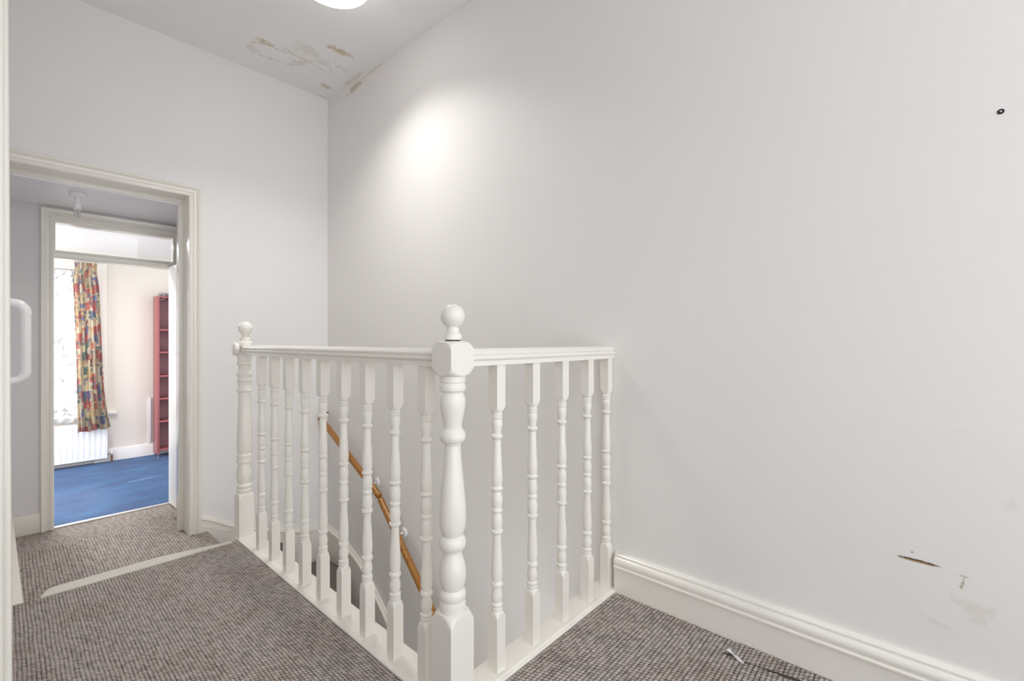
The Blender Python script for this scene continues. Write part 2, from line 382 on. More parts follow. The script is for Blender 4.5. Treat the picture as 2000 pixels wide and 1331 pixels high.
# architrave of the near doorway, leaning a little
bm = sweep([(-.02, 0), (.010, 0), (.0125, .004), (.0125, .020), (.009, .026), (.009, .050), (.003, .056), (-.02, .056)], [0, 1], 'Y')
for v in bm.verts:              # profile (x, along wall); stretch upward
    zup = v.co.y; x, k = v.co.x, v.co.z
    z = -.0 if zup < .5 else 1.95
    v.co = Vector((x + (1.0 - z) * .0042, 1.57 + k, z))
st('trim_1', bm, M_gloss)
bm = box(-.13, -.0, 1.55, 1.575, 0, 1.95)
st('trim_2', bm, M_gloss)
st('wall_blocker', box(-1.75, -1.6, -1.5, 2.6, -.1, 2.3), M_wallb, smooth=0)  # unseen walls and ceiling added to block light from the left
st('ceiling_blocker', box(-1.75, -.12, -1.5, 2.6, 2.3, 2.4), M_satin, smooth=0)
st('wall_blocker', box(-1.6, -.12, 2.5, 2.6, -.1, 2.3), M_wallb, smooth=0)
# landing structure
st('floor_landing_base', box(-1.6, .80, -1.5, NOS - .015, -.19, -.0045), M_under, smooth=0).name = 'floor_base'
st('floor_base', box(.80, RX, -1.5, .925, -.19, -.0045), M_under, smooth=0)
# carpets: ribs run away from the eye on the left, across on the right
carpet('floor_landing', 0.0, .787, 1.0, NOS - .002, 0, .0098, .0130, 'Y', .0017, z_fn=lambda X, Y: -np.clip((Y - (NOS - .02)) / .02, 0, 1) ** 2 * .018,
       clip=lambda X, Y: (Y < 2.556) | (X < .085) | (X > .745))
carpet('floor_landing', .78, RX - .024, .12, .925, 0, .0128, .0125, 'X', .0019, skew=.3, amp=.0062, clip=lambda X, Y: ((Y > .482 - (X - 1.56) * .55) | (X < 1.552)))
st('floor_landing', box(-1.6, .787, -1.5, .998, -.004, .001), M_step, smooth=0)
st('floor_landing', box(.787, RX - .02, -1.5, .118, -.004, .001), M_step, smooth=0)
# loose strip of carpet along the right skirting
carpet('floor_carpet_strip', 1.545, RX - .024, .05, .49, .004, .0120, .0165, 'X', .0019, skew=.9, clip=lambda X, Y: (X > 1.556 + .02 * np.sin(Y * 9)) & (Y < .488 - (X - 1.56) * .55), kind='structure')
# landing riser and step floor
st('floor_riser', box(0, .80, NOS - .016, NOS - .010, LZ, -.006), M_gloss, smooth=0)
st('floor_base', box(-.1, .86, NOS - .02, IY + .1, LZ - .2, LZ - .0045), M_under, smooth=0)
carpet('floor_step', .045, .885, NOS - .01, 3.79, LZ, .0138, .02, 'Y', .0026, amp=.005,
       clip=lambda X, Y: (X < .875 - .03 * np.clip((2.75 - Y) / .15, 0, 1)) & ((Y < BY) | (X < .77)),
       z_fn=lambda X, Y: -np.clip((X - .855) / .02, 0, 1) ** 2 * .015)
carpet('floor_lobby', .0, .93, 3.79, IY + .04, LZ, .0070, .012, 'Y', .0022, amp=.003)
st('floor_lobby', box(.77, .93, BY + .1, 3.79, LZ - .004, LZ + .001), M_step, smooth=0)

# nosing on the edge of the landing, doorway light painted in as pale colour
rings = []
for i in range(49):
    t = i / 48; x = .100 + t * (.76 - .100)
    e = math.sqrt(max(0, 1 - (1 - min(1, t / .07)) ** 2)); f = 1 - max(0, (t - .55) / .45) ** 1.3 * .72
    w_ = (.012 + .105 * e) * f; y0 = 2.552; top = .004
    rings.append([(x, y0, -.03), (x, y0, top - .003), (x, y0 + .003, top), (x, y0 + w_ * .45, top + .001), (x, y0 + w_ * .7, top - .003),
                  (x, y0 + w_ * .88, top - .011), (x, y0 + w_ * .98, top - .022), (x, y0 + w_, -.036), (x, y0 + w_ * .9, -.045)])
obj('nosing_strip', loft(rings), M_pad, label='nosing strip along the edge of the carpeted landing step, doorway light painted in pale', cat='nosing')

# ------------------------------------------------------------------ outer doorway: lining, stop, architrave
bm = bmesh.new()
st('trim_3', box(OX, OX + .02, BY - .003, BY + .17, LZ, OZ, bm=bm), M_gloss2)
st('trim_4', box(0, OX + .02, BY - .003, BY + .17, OZ, OZ + .02), M_gloss2)
st('trim_5', box(OX - .026, OX + .002, BY + .112, BY + .165, LZ, OZ - .0262, .003), M_gloss2)
st('trim_6', box(0, OX, BY + .112, BY + .165, OZ - .026, OZ + .002, .003), M_gloss2)
AW = .063
aprof = [(0, 0), (0, .016), (.004, .020), (.010, .018), (.013, .014), (.022, .014), (.025, .019), (.036, .021), (.041, .017), (.044, .022), (.052, .027), (AW - .002, .027), (AW, .024), (AW, 0)]
def architrave(name, x_l, x_r, z_t, y_face, z_b, prof, w, m=M_gloss, parent=None, left=True, right=True, s=1):
    """mitred frame moulding around an opening; prof: (distance from opening, projection)"""
    path = []
    bm = bmesh.new()
    def ring(cx, cz, dx, dz): return [(cx + dx * a, y_face - s * b_, cz + dz * a) for a, b_ in prof]
    rings = []
    if left: rings += [ring(x_l, z_b, -1, 0), ring(x_l, z_t, -1, 1)]
    else: rings += [ring(x_l, z_t, 0, 1)]
    if right: rings += [ring(x_r, z_t, 1, 1), ring(x_r, z_b, 1, 0)]
    else: rings += [ring(x_r, z_t, 0, 1)]
    loft(rings, bm)
    return obj(name, bm, m, parent, 30, kind=None if parent else 'structure')
architrave('trim_7', .0, OX, OZ, BY, LZ, aprof, AW, left=False)

# lobby
st('ceiling_lobby', box(-.12, 1.0, BY + .12, IY + .02, 1.855, 1.93), M_lobceil, smooth=0)
st('wall_lobby', box(.92, 1.0, BY + .12, IY, LZ, 1.9), M_wallp, smooth=0)
bm = box(-.12, .159 + .02, IY, IY + .10, LZ, 2.0); box(.90, 1.2, IY, IY + .10, LZ, 2.0, bm=bm); box(.179, .90, IY, IY + .10, 1.80, 2.0, bm=bm)
st('wall_inner', bm, M_wallp, smooth=0)
# skirting on the left wall of the step, thick and slightly splayed
bm = quad_slab([(0, NOS - .005, LZ - .0), (.057, NOS + .05, LZ), (.041, IY, LZ), (0, IY, LZ)], (0, 0, .145))
bmesh.ops.bevel(bm, geom=[e for e in bm.edges if all(v.co.z > LZ + .1 for v in e.verts)], offset=.006, segments=2, affect='EDGES')
st('baseboard_left', bm, M_gloss)
st('baseboard_inner', box(.03, .159, IY - .016, IY, LZ, -.078, .003), M_gloss)

# ------------------------------------------------------------------ inner door
d = thing('door_1', (.53, IY, LZ), kind='structure')
DL, DR, DT = .219, .843, 1.756
iprof = [(0, 0), (0, .018), (.006, .022), (.018, .020), (.022, .014), (.034, .014), (.038, .022), (.056, .028), (.060, .024), (.060, 0)]
architrave('architrave', DL, DR + .012, DT + .022, IY, LZ, iprof, .06, parent=d)
bm = box(DL - .02, DL, IY - .001, IY + .10, LZ, DT + .022)
obj('jamb', bm, M_gloss, d)
obj('jamb', box(DR + .012, DR + .035, IY - .001, IY + .10, LZ, DT + .022), M_gloss, d)
obj('head_jamb', box(DL - .02, DR + .035, IY - .001, IY + .10, DT, DT + .024), M_gloss, d)
tprof = [(IY - .006, 1.526), (IY - .010, 1.534), (IY - .010, 1.560), (IY - .002, 1.566), (IY - .002, 1.578), (IY + .07, 1.578), (IY + .07, 1.526)]
obj('transom', sweep(tprof, [DL, DR + .012], 'X'), M_gloss, d)
ov = obj('overlight', box(DL, DL + .008, IY + .012, IY + .03, 1.578, DT), M_gloss, d)
bm = box(DL, DR + .012, IY + .018, IY + .022, 1.576, DT)
obj('glass_pane', bm, M_glass, d)
bm = box(DR, DR + .012, IY - .004, IY + .03, 1.578, DT, .002)
obj('overlight_bead', bm, M_gloss, d)
# the leaf stands open into the lobby
lf = thing('leaf_tmp', (0, 0, 0)); C.objects.unlink(lf); bpy.data.objects.remove(lf)
def rotbm(bm, ang, piv):
    bmesh.ops.rotate(bm, verts=bm.verts[:], cent=piv, matrix=Matrix.Rotation(ang, 3, 'Z')); return bm
piv = (.815, IY, 0)
bm = box(.815, .850, IY - .60, IY - .004, LZ + .012, 1.538, .002)
leaf = obj('door_leaf', rotbm(bm, math.radians(2.2), piv), M_satin, d)
bm = bmesh.new()
for (ya, yb, za, zb) in ((-.50, -.34, .9, 1.42), (-.26, -.10, .9, 1.42), (-.50, -.34, -.05, .72), (-.26, -.10, -.05, .72)):
    box(.812, .816, IY + ya, IY + yb, za, zb, .001, bm=bm)
obj('door_panel', rotbm(bm, math.radians(2.2), piv), M_satin, leaf)
bm = turned([(0, .006, None), (.022, .006, None), (.028, .016, None), (.036, .021, None), (.046, .019, None), (.050, .008, None)], n=20)
bmesh.ops.rotate(bm, verts=bm.verts[:], cent=(0, 0, 0), matrix=Matrix.Rotation(-PI / 2, 3, 'Y')); bmesh.ops.translate(bm, verts=bm.verts[:], vec=(.812, IY - .555, .72))
obj('door_knob', rotbm(bm, math.radians(2.2), piv), M_chrome, leaf)
obj('strike_plate', box(DL - .0005, DL + .0015, IY + .03, IY + .05, .55, .65), M_chrome, d)
st('trim_8', box(DL, DR, IY - .004, IY + .03, LZ - .003, LZ + .008, .003), M_strip)

# bare bulb holder on the lobby ceiling
bl = thing('lamp_holder', (.292, 3.66, 1.855), 'white ceiling batten lamp holder with bare glass bulb in the lobby', 'light')
obj('ceiling_rose', turned([(1.855, .036, None), (1.851, .038, None), (1.838, .036, None), (1.832, .028, None), (1.828, .016, None)], .292, 3.66, 32), M_plastic, bl)
obj('lamp_socket', turned([(1.829, .013, None), (1.805, .014, None), (1.790, .0195, None), (1.786, .0195, None), (1.784, .017, None), (1.768, .016, None), (1.766, .018, None), (1.760, .018, None), (1.758, .012, None)], .292, 3.66, 32), M_plastic, bl)
bm = bmesh.new()
for dx in (-.007, .007): tube([(.292 + dx, 3.66, 1.760), (.292 + dx, 3.66, 1.722), (.292 + dx, 3.66, 1.714)], [.0062, .0062, .003], 12, bm)
obj('light_bulb', bm, M_bulb, bl)

# ------------------------------------------------------------------ blue room
st('floor_blue', box(-1.6, 2.4, IY + .03, FY + .0, LZ - .05, LZ), M_blue, smooth=0)
WL, WR, WB, WT = -.42, .60, .30, 1.68
bm = box(-1.6, WL, FY, FY + .14, LZ - .05, 2.0); box(WR, 2.4, FY, FY + .14, LZ - .05, 2.0, bm=bm)
box(WL, WR, FY, FY + .14, LZ - .05, WB, bm=bm); box(WL, WR, FY, FY + .14, WT, 2.0, bm=bm)
st('wall_far', bm, M_cream, smooth=0)
st('wall_blue_right', box(2.4, 2.5, IY, FY + .14, LZ - .05, 2.0), M_cream, smooth=0)
st('ceiling_blue', box(-1.6, 2.5, IY + .10, FY + .14, 1.858, 1.95), M_satin, smooth=0)
w = thing('window_1', ((WL + WR) / 2, FY, WB), kind='structure')
wprof = [(0, 0), (0, .012), (.02, .016), (.05, .016), (.07, .024), (.095, .024), (.10, 0)]
architrave('architrave', WL, WR, WT, FY, WB, wprof, .1, parent=w)
bm = bmesh.new()
for (a, b_, c_, e_) in ((WL, WL + .05, WB, WT), (WR - .05, WR, WB, WT), (WL, WR, WB, WB + .06), (WL, WR, WT - .05, WT), (WL, WR, .97, 1.01)): box(a, b_, FY + .07, FY + .11, c_, e_, .003, bm=bm)
obj('window_frame', bm, M_satin, w)
obj('glass_pane', box(WL + .04, WR - .04, FY + .088, FY + .092, WB + .05, WT - .04), M_glass, w)
obj('window_sill', box(WL - .16, WR + .163, FY - .055, FY + .07, WB - .032, WB, .008), M_satin, w)
st('baseboard_far', sweep([(FY, LZ), (FY - .018, LZ), (FY - .018, -.092), (FY - .010, -.080), (FY, -.076)], [.60, 2.4], 'X'), M_satin)
# net
def cloth(name, f, nu, nv, m, thick=None, **k):
    bm = bmesh.new(); uvl = bm.loops.layers.uv.new('UVMap'); g = []
    for j in range(nv + 1):
        g.append([bm.verts.new(f(i / nu, j / nv)[:3]) for i in range(nu + 1)])
    for j in range(nv):
        for i in range(nu):
            fc = bm.faces.new((g[j][i], g[j][i + 1], g[j + 1][i + 1], g[j + 1][i]))
            for lp, (a, b_) in zip(fc.loops, ((i, j), (i + 1, j), (i + 1, j + 1), (i, j + 1))):
                q = f(a / nu, b_ / nv); lp[uvl].uv = (q[3], q[4])
    if thick:
        r = bmesh.ops.solidify(bm, geom=bm.faces[:], thickness=thick)
    return obj(name, bm, m, **k)
def netf(u, v):
    x = -.40 + u * .93; z = 1.655 - v * (1.655 - .232 + .006 * math.sin(u * 60))
    y = 5.952 + .012 * math.sin(u * 75 + .6 * math.sin(v * 5)) * (.4 + .6 * v)
    return (x, y, z, u * 1.0, v * 1.5)
cloth('net_curtain', netf, 160, 24, M_lace, label='white lace net curtain hanging across the bright window', cat='net curtain')
# patchwork curtain
def curf(u, v):
    z = 1.735 - v * (1.735 - .135)
    lx = np.interp(v, [0, .04, .10, .3, .55, .8, 1], [.448, .452, .437, .450, .462, .466, .470])
    rx = np.interp(v, [0, .04, .15, .5, .75, .9, 1], [.606, .604, .622, .640, .655, .680, .706])
    amp = np.interp(v, [0, .05, .12, .5, 1], [.010, .006, .014, .018, .026])
    npl = 5.5
    y = 5.895 + amp * math.sin(u * 2 * PI * npl + .5 * math.sin(v * 4)) + .006 * math.sin(u * 13 + v * 5)
    x = lx + (rx - lx) * (u + .018 * math.sin(u * 2 * PI * npl * 2))
    z += .018 * (u * v ** 4) + .010 * math.sin(u * 2 * PI * 2.2) * v ** 6 * .6
    return (x, y, z, u * .62, v * 1.6)
cloth('patchwork_curtain', curf, 150, 60, M_cur, thick=.002, label='multicoloured patchwork print curtain hanging right of the net', cat='curtain')
obj('curtain_track', box(-.45, .64, 5.90, 5.915, 1.742, 1.760, .003), M_plastic, label='white curtain track above the window of the blue room', cat='curtain rail')
# radiator
rt = thing('radiator', (.17, 5.96, -.15), 'white ribbed panel radiator under the window on blue carpet', 'radiator')
prof = []; x = -.35
front = 5.965
ncol = 26; pw = (.685 + .35) / ncol
pts = []
for i in range(ncol):
    a = -.35 + i * pw
    pts += [(a, 0), (a + pw * .25, 0), (a + pw * .40, -.0025), (a + pw * .85, -.0025), (a + pw, 0)]
bm = bmesh.new(); rings = []
for z, k in ((-.15, 0), (-.125, 0), (-.112, 1), (.165, 1), (.178, 0), (.200, 0)):
    rings.append([(px, front + (py * k), z) for px, py in pts] + [(.685, front + .02, z), (-.35, front + .02, z)])
obj('panel', loft(rings), M_rad, rt, 30)
obj('back_panel', box(-.34, .675, front + .055, front + .07, -.14, .19, .003), M_rad, rt)
obj('top_grille', box(-.35, .687, front - .002, front + .072, .196, .206, .002), M_rad, rt)
obj('side_cover', box(.684, .689, front - .002, front + .072, -.15, .2, .002), M_rad, rt)
v = obj('valve', tube([(.688, 6.00, -.115), (.725, 6.00, -.115)], .010, 14), M_chrome, rt)
obj('valve_cap', turned([(-.125, .012, None), (-.10, .013, None), (-.098, .010, None), (-.082, .010, None), (-.080, .006, None)], .725, 6.0, 16), M_plastic, v)
obj('pipe', tube([(.725, 6.0, LZ), (.725, 6.0, -.12)], .0085, 12), M_copper, rt)
# pipe casing on the wall
obj('cable_trunking', box(1.022, 1.046, FY - .016, FY, -.074, .398, .003), M_plastic, label='short white vertical trunking on cream wall beside the red shelf', cat='trunking')
# tall narrow shelf unit
bk = thing('bookcase', (1.27, 5.95, LZ), 'tall narrow red wooden shelf unit against the cream wall', 'bookcase')
obj('side_panel', box(1.06, 1.080, 5.85, 6.035, -.17, 1.458, .002), M_red, bk)
obj('side_panel', box(1.46, 1.480, 5.85, 6.035, -.17, 1.458, .002), M_red, bk)
obj('back_panel', box(1.079, 1.461, 6.030, 6.036, -.15, 1.458), M_redin, bk)
for i, z in enumerate((1.440, 1.100, .868, .624, .390, .156, -.135)):
    obj('shelf', box(1.079, 1.461, 5.852, 6.032, z, z + .017, .002), M_red, bk)
for fx in (1.075, 1.465):
    for fy in (5.865, 6.02):
        obj('foot', turned([(LZ, .017, None), (LZ + .006, .017, None), (LZ + .010, .008, None), (-.168, .008, None)], fx, fy, 16), M_chrome if fx < 1.2 else M_red, bk, label='small metal foot')
rb = thing('router_box', (1.20, 5.95, 1.458), 'dark grey box with coiled wire on top of the red shelf', 'electronic device')
obj('case', box(1.095, 1.33, 5.87, 6.00, 1.459, 1.490, .006), M_box, rb)
cp = []
for i in range(90):
    a = i / 89 * 5 * PI; r = .030 + .010 * math.sin(a * .7)
    cp.append((1.093 + r * .75 * math.cos(a), 5.843 + .004 * math.sin(a * 1.3), 1.463 + r * math.sin(a) + .012 * math.sin(a * .31)))
obj('wire', tube(cp, .0017, 6), M_cable, rb, 0)

# ------------------------------------------------------------------ grab rail on the left wall
gy = 2.52
g = thing('grab_rail', (.0, gy, .84), 'white plastic vertical grab rail on the wall left of the doorway', 'grab rail')
def bend(z0, zs):
    pts = [(.004, gy, z0)]
    R = .036; cxx = .058 - R
    for i in range(9):
        a = PI / 2 * i / 8; pts.append((cxx + R * math.sin(a), gy, z0 - zs * (R - R * math.cos(a))))
    pts.append((.058, gy, z0 - zs * (R + .006))); return pts
obj('bend', tube(bend(1.140, 1), .0165, 20), M_plastic, g, 50)
obj('bend', tube(bend(.848, -1), .0165, 20), M_plastic, g, 50)
obj('bar', tube([(.058, gy, .885), (.058, gy, 1.10)], .0150, 20), M_plastic, g)
for z in (1.140, .848):
    bm = tube([(.0005, gy, z), (.007, gy, z), (.010, gy, z)], [.034, .034, .029], 28)
    obj('flange', bm, M_plastic, g)

# ------------------------------------------------------------------ right skirting and stair strings
sk = [(0, 0), (.024, 0), (.024, .100), (.031, .102), (.031, .107), (.025, .110), (.028, .118), (.0285, .128), (.024, .137), (.017, .141), (.017, .149), (.010, .155), (.004, .157), (0, .157)]
st('baseboard_right', sweep([(RX - a, z - .002) for a, z in sk], [.928, -1.5], 'Y'), M_gloss)
def string_board(name, pts, wallpos, axis, th, drop, hide_to):
    """pts: (t, z) of the top edge along the wall"""
    import numpy as _n
    ts = _n.linspace(pts[0][0], pts[-1][0], 60); P_ = sorted(pts)
    xs = [q[0] for q in P_]; zs_ = [q[1] for q in P_]
    rings = []
    for t in ts:
        # smoothed height
        z = _n.mean([_n.interp(t + k, xs, zs_) for k in (-.06, -.03, 0, .03, .06)])
        pr = [(0, z), (th * .4, z), (th * .55, z - .004), (th * .55, z - .011), (th * 1.15, z - .016), (th * 1.25, z - .024), (th, z - .030), (th, z - drop), (0, z - drop)]
        rings.append([((wallpos - a, t, zz_) if axis == 'Y' else (t, wallpos - a, zz_)) for a, zz_ in pr])
    return obj(name, loft(rings), M_gloss, kind='structure')
string_board('baseboard_stair_right', [(BY, -.390), (3.34, -.392), (3.15, -.416), (2.85, -.523), (2.56, -.750), (2.3, -1.0), (.93, -2.31)], RX, 'Y', .024, .62, 0)
string_board('baseboard_stair_back', [(.831, -.082), (.933, -.147), (1.021, -.205), (1.293, -.312), (1.398, -.355), (RX, -.392)], BY, 'X', .024, .62, 0)
bm = bmesh.new()
tube([(.832, BY - .025, -.163), (.88, BY - .025, -.183), (.933, BY - .025, -.212), (1.03, BY - .025, -.248), (1.12, BY - .025, -.262)], .0012, 6, bm)
st('trim_9', bm, M_gloss)

# ------------------------------------------------------------------ staircase
stc = thing('staircase', (1.26, 1.9, -2.6), 'carpeted winding stairs going down behind the white balustrade', 'stairs')
A0 = (.882, NOS + .02)
steps = [
    ([(.86, 2.60), (1.02, 2.60), (1.322, BY - .026), (.86, BY - .026)], -.41),
    ([(.90, 2.58), (1.02, 2.60), (1.06, 2.60), (RX - .026, 3.00), (RX - .026, BY - .026), (1.29, BY - .026)], -.625),
    ([(.90, 2.46), (RX - .026, 2.50), (RX - .026, 3.02), (1.04, 2.63), (.90, 2.60)], -.84)]
y = 2.50; z = -.84
for k in range(7):
    z -= .212; y2 = y - .222
    steps.append(([(.90, y2 - .02), (RX - .026, y2), (RX - .026, y + .03), (.90, y + .03)], z)); y = y2
for poly, z in steps:
    obj('step', prism(poly, z - .20, z, .016), M_step, stc, 40)
st('wall_stairwell', box(.80, .875, .93, 2.50, -2.7, -.19), M_wallb, smooth=0)
st('wall_stairwell', box(.60, .855, 2.50, BY, -2.7, -.405), M_wallb, smooth=0)
st('floor_hall', box(.6, RX + .1, -1.5, BY, -2.75, -2.68), M_under, smooth=0)

# stair handrail on the right wall
hr = thing('stair_handrail', (1.59, 2.6, .0), 'varnished pine round handrail on the wall of the stairs', 'handrail')
obj('upper_rail', tube([(1.59, 3.385 - .02, .425), (1.59, 3.36, .420), (1.59, 2.565, .022), (1.59, 2.560, .0195)], [.017, .0205, .0205, .018], 24), M_pine, hr, 40)
obj('lower_rail', tube([(1.59, 2.553, .006), (1.59, 2.548, .001), (1.59, .96, -1.52)], [.018, .0205, .0205], 24), M_pine, hr, 40)
obj('end_hook', tube([(RX - .002, 3.372, .455), (1.60, 3.372, .462), (1.585, 3.372, .445), (1.586, 3.372, .425), (1.60, 3.372, .405)], .004, 8), M_dark, hr)
for (yy_, zz_) in ((2.69, .068), (2.385, -.175), (1.5, -1.03)):
    r = obj('bracket', tube([(RX - .001, yy_, zz_), (RX - .012, yy_, zz_), (RX - .016, yy_, zz_)], [.029, .029, .023], 24), M_plastic, hr)
    obj('bracket_arm', tube([(RX - .008, yy_, zz_), (1.61, yy_, zz_ - .004), (1.592, yy_, zz_ - .006)], .006, 10), M_plastic, r)

# ------------------------------------------------------------------ balustrades
CX, CY = .825, .9645
H = .018
def sm(pr):
    return pr
bal = [(.0, .06, H), (.1585, .06, H), (.1590, .0254, H), (.1625, .0240, H), (.1665, .0222, H), (.1705, .0200, H), (.1740, .0178, H), (.1765, .0160, None),
       (.179, .0150, None), (.180, .0168, None), (.186, .0176, None), (.188, .0160, None), (.190, .0172, None), (.197, .0178, None), (.200, .0150, None),
       (.203, .0138, None), (.212, .0160, None), (.222, .0170, None), (.232, .0158, None), (.244, .0128, None), (.248, .0125, None), (.250, .0165, None), (.255, .0186, None), (.260, .0184, None), (.264, .0160, None), (.266, .0142, None),
       (.280, .0168, None), (.300, .0172, None), (.325, .0160, None), (.36, .0138, None), (.395, .0122, None), (.406, .0120, None), (.408, .0155, None), (.413, .0184, None), (.418, .0180, None), (.421, .0145, None),
       (.426, .0148, None), (.440, .0168, None), (.452, .0168, None), (.464, .0145, None), (.470, .0135, None), (.473, .0155, None), (.478, .0168, None), (.483, .0155, None), (.486, .0138, None),
       (.494, .0158, None), (.508, .0168, None), (.522, .0155, None), (.534, .0132, None), (.538, .0158, None), (.5435, .0184, None), (.548, .0160, None), (.551, .0142, None),
       (.562, .0165, None), (.580, .0168, None), (.61, .0152, None), (.65, .0132, None), (.69, .0122, None), (.694, .0158, None), (.700, .0184, None), (.706, .0158, None), (.708, .0125, None),
       (.716, .0132, None), (.730, .0160, None), (.740, .0170, None), (.749, .0158, None), (.752, .0145, None), (.754, .0168, None), (.759, .0172, None), (.761, .0150, None), (.763, .0168, None), (.768, .0172, None), (.770, .0155, None), (.774, .0165, None),
       (.7765, .0178, H), (.780, .0205, H), (.784, .0226, H), (.788, .0242, H), (.7915, .0254, H), (.792, .06, H), (.932, .06, H)]
ln_ = thing('balustrade', (CX, 1.8, 0), 'long white balustrade of nine turned spindles between two newel posts', 'balustrade')
# base rail
bp_ = [(.787, -.002), (.786, .005), (.789, .009), (.794, .0095), (.797, .0125), (.872, .0135), (.880, .010), (.883, .002), (.880, -.006), (.872, -.010), (.872, -.215), (.860, -.215), (.80, -.002)]
obj('base_rail', sweep(bp_, [CY - .0405, 2.60], 'Y'), M_gloss, ln_)
def railprof(c, zt=.978):
    half = [(.0, 0), (.012, -.001), (.021, -.005), (.0265, -.012), (.0265, -.017), (.0235, -.019), (.0285, -.022), (.0295, -.030), (.026, -.034), (.023, -.037), (.0235, -.050), (.0, -.050)]
    r = [(c + a, zt + b_) for a, b_ in half]; l = [(c - a, zt + b_) for a, b_ in half[1:-1]][::-1]
    return r + l
obj('handrail', sweep(railprof(CX), [CY + .02, 2.60], 'Y'), M_gloss, ln_)
by = [2.349, 2.195, 2.039, 1.881, 1.724, 1.564, 1.404, 1.240, 1.081]
by = [a - .018 + .018 for a in by]
b0 = obj('baluster', turned(bal, 0, 0), M_gloss, ln_, 30, org=(0, 0, 0)); b0.location = Vector((CX, by[-1], .012)) - W[ln_.name]
for yb in by[:-1]: copy(b0, ln_, (CX, yb, .012), 'baluster')
NH = .0405
newel = [(-.19, .2, NH), (.2405, .2, NH), (.241, .0571, NH), (.249, .0540, NH), (.256, .0495, NH), (.2615, .0450, NH), (.265, .0405, NH), (.2662, .0375, NH), (.2665, .0370, None),
         (.267, .0358, None), (.284, .0358, None), (.292, .0345, None), (.296, .0335, None), (.300, .0350, None), (.309, .0362, None), (.318, .0350, None), (.323, .0315, None),
         (.326, .0300, None), (.336, .0330, None), (.350, .0362, None), (.366, .0370, None), (.384, .0355, None), (.402, .0310, None), (.416, .0262, None), (.427, .0245, None), (.431, .0250, None),
         (.433, .0320, None), (.440, .0360, None), (.449, .0370, None), (.459, .0355, None), (.466, .0310, None), (.469, .0270, None),
         (.480, .0320, None), (.496, .0355, None), (.520, .0370, None), (.550, .0358, None), (.59, .0325, None), (.63, .0285, None), (.68, .0238, None), (.714, .0215, None), (.718, .0235, None), (.722, .0235, None),
         (.724, .0300, None), (.730, .0345, None), (.740, .0358, None), (.750, .0340, None), (.757, .0285, None), (.762, .0248, None),
         (.780, .0262, None), (.800, .0310, None), (.822, .0350, None), (.838, .0352, None), (.850, .0325, None), (.857, .0290, None), (.862, .0310, None),
         (.864, .0350, None), (.872, .0366, None), (.880, .0355, None), (.885, .0330, None), (.888, .0355, None), (.901, .0355, None), (.903, .0360, None),
         (.905, .0405, NH), (.908, .0450, NH), (.913, .0500, NH), (.919, .0540, NH), (.9265, .0571, NH), (.927, .2, NH), (.977, .2, NH), (.9775, .0571, NH), (.984, .0540, NH), (.990, .0495, NH), (.995, .0440, NH), (.998, .0370, NH), (.9985, .020, NH)]
nw = obj('newel_post', turned(newel, CX, CY, 64), M_gloss, ln_, 30, label='near square newel post with turned shaft')
def finial(cx, cy, z, m, par):
    pr = [(z, .018, None), (z + .001, .0235, None), (z + .008, .0255, None), (z + .016, .0240, None), (z + .020, .0195, None), (z + .0225, .0175, None), (z + .032, .0165, None), (z + .035, .0150, None)]
    zc_ = z + .066; R = .0335
    for i in range(1, 16):
        a = -PI / 2 + .46 + (PI - .46) * i / 15.5
        pr.append((zc_ + R * math.sin(a), R * math.cos(a), None))
    pr.append((zc_ + R, .0005, None))
    return obj('finial', turned(pr, cx, cy, 48), m, par, 40)
finial(CX, CY, 1.001, M_gloss, nw)
obj('finial_joint', turned([(.997, .021, None), (1.002, .021, None)], CX, CY, 24), M_dark, nw, label='dark gap under the ball')
# far newel
FYN = 2.58; FH = .035
far = [(-.41, .2, FH), (.205, .2, FH), (.213, .047, FH), (.222, .042, FH), (.228, .037, FH), (.231, .0315, None),
       (.236, .034, None), (.244, .0355, None), (.250, .0335, None), (.254, .031, None), (.258, .034, None), (.266, .0355, None), (.274, .0325, None), (.278, .028, None),
       (.290, .032, None), (.315, .0355, None), (.340, .0345, None), (.362, .0305, None), (.378, .0295, None), (.382, .0345, None), (.392, .0358, None), (.402, .033, None), (.408, .0335, None), (.416, .0355, None), (.424, .034, None), (.428, .031, None),
       (.440, .033, None), (.47, .0345, None), (.53, .0335, None), (.61, .0305, None), (.70, .0285, None), (.738, .0275, None), (.741, .034, None), (.747, .036, None), (.752, .031, None), (.756, .0295, None), (.785, .0295, None), (.793, .031, None), (.799, .0345, None), (.804, .031, None),
       (.812, .030, None), (.822, .0345, None), (.830, .036, None), (.838, .032, None), (.845, .029, None), (.865, .0285, None), (.876, .031, None), (.881, .0355, None), (.887, .034, None), (.893, .032, None), (.905, .034, None), (.930, .0345, None),
       (.970, .0345, None), (.976, .040, None), (.984, .041, None), (.992, .039, None), (.998, .031, None), (.999, .02, None)]
fn = obj('newel_post', turned(far, CX, FYN, 48), M_gloss, ln_, 30, label='far slimmer newel post beside the step')
finial(CX + .004, FYN, .998, M_gloss, fn)
obj('rosette', tube([(.792, FYN, .958), (.778, FYN, .958), (.774, FYN, .958), (.770, FYN, .958)], [.034, .034, .030, .022], 32), M_gloss, fn)

sh = thing('balustrade', (1.25, CY, 0), 'short white balustrade of five turned spindles meeting the right wall', 'balustrade')
bp2 = [(y_ - .787 + .922, z_) for y_, z_ in bp_]
obj('base_rail', sweep(bp2, [.8845, RX - .001], 'X'), M_gloss, sh)
obj('handrail', sweep(railprof(CY), [CX + NH + .0005, RX - .001], 'X'), M_gloss, sh)
for xb in (.999, 1.166, 1.329, 1.493, 1.634): copy(b0, sh, (xb, CY, .012), 'baluster')

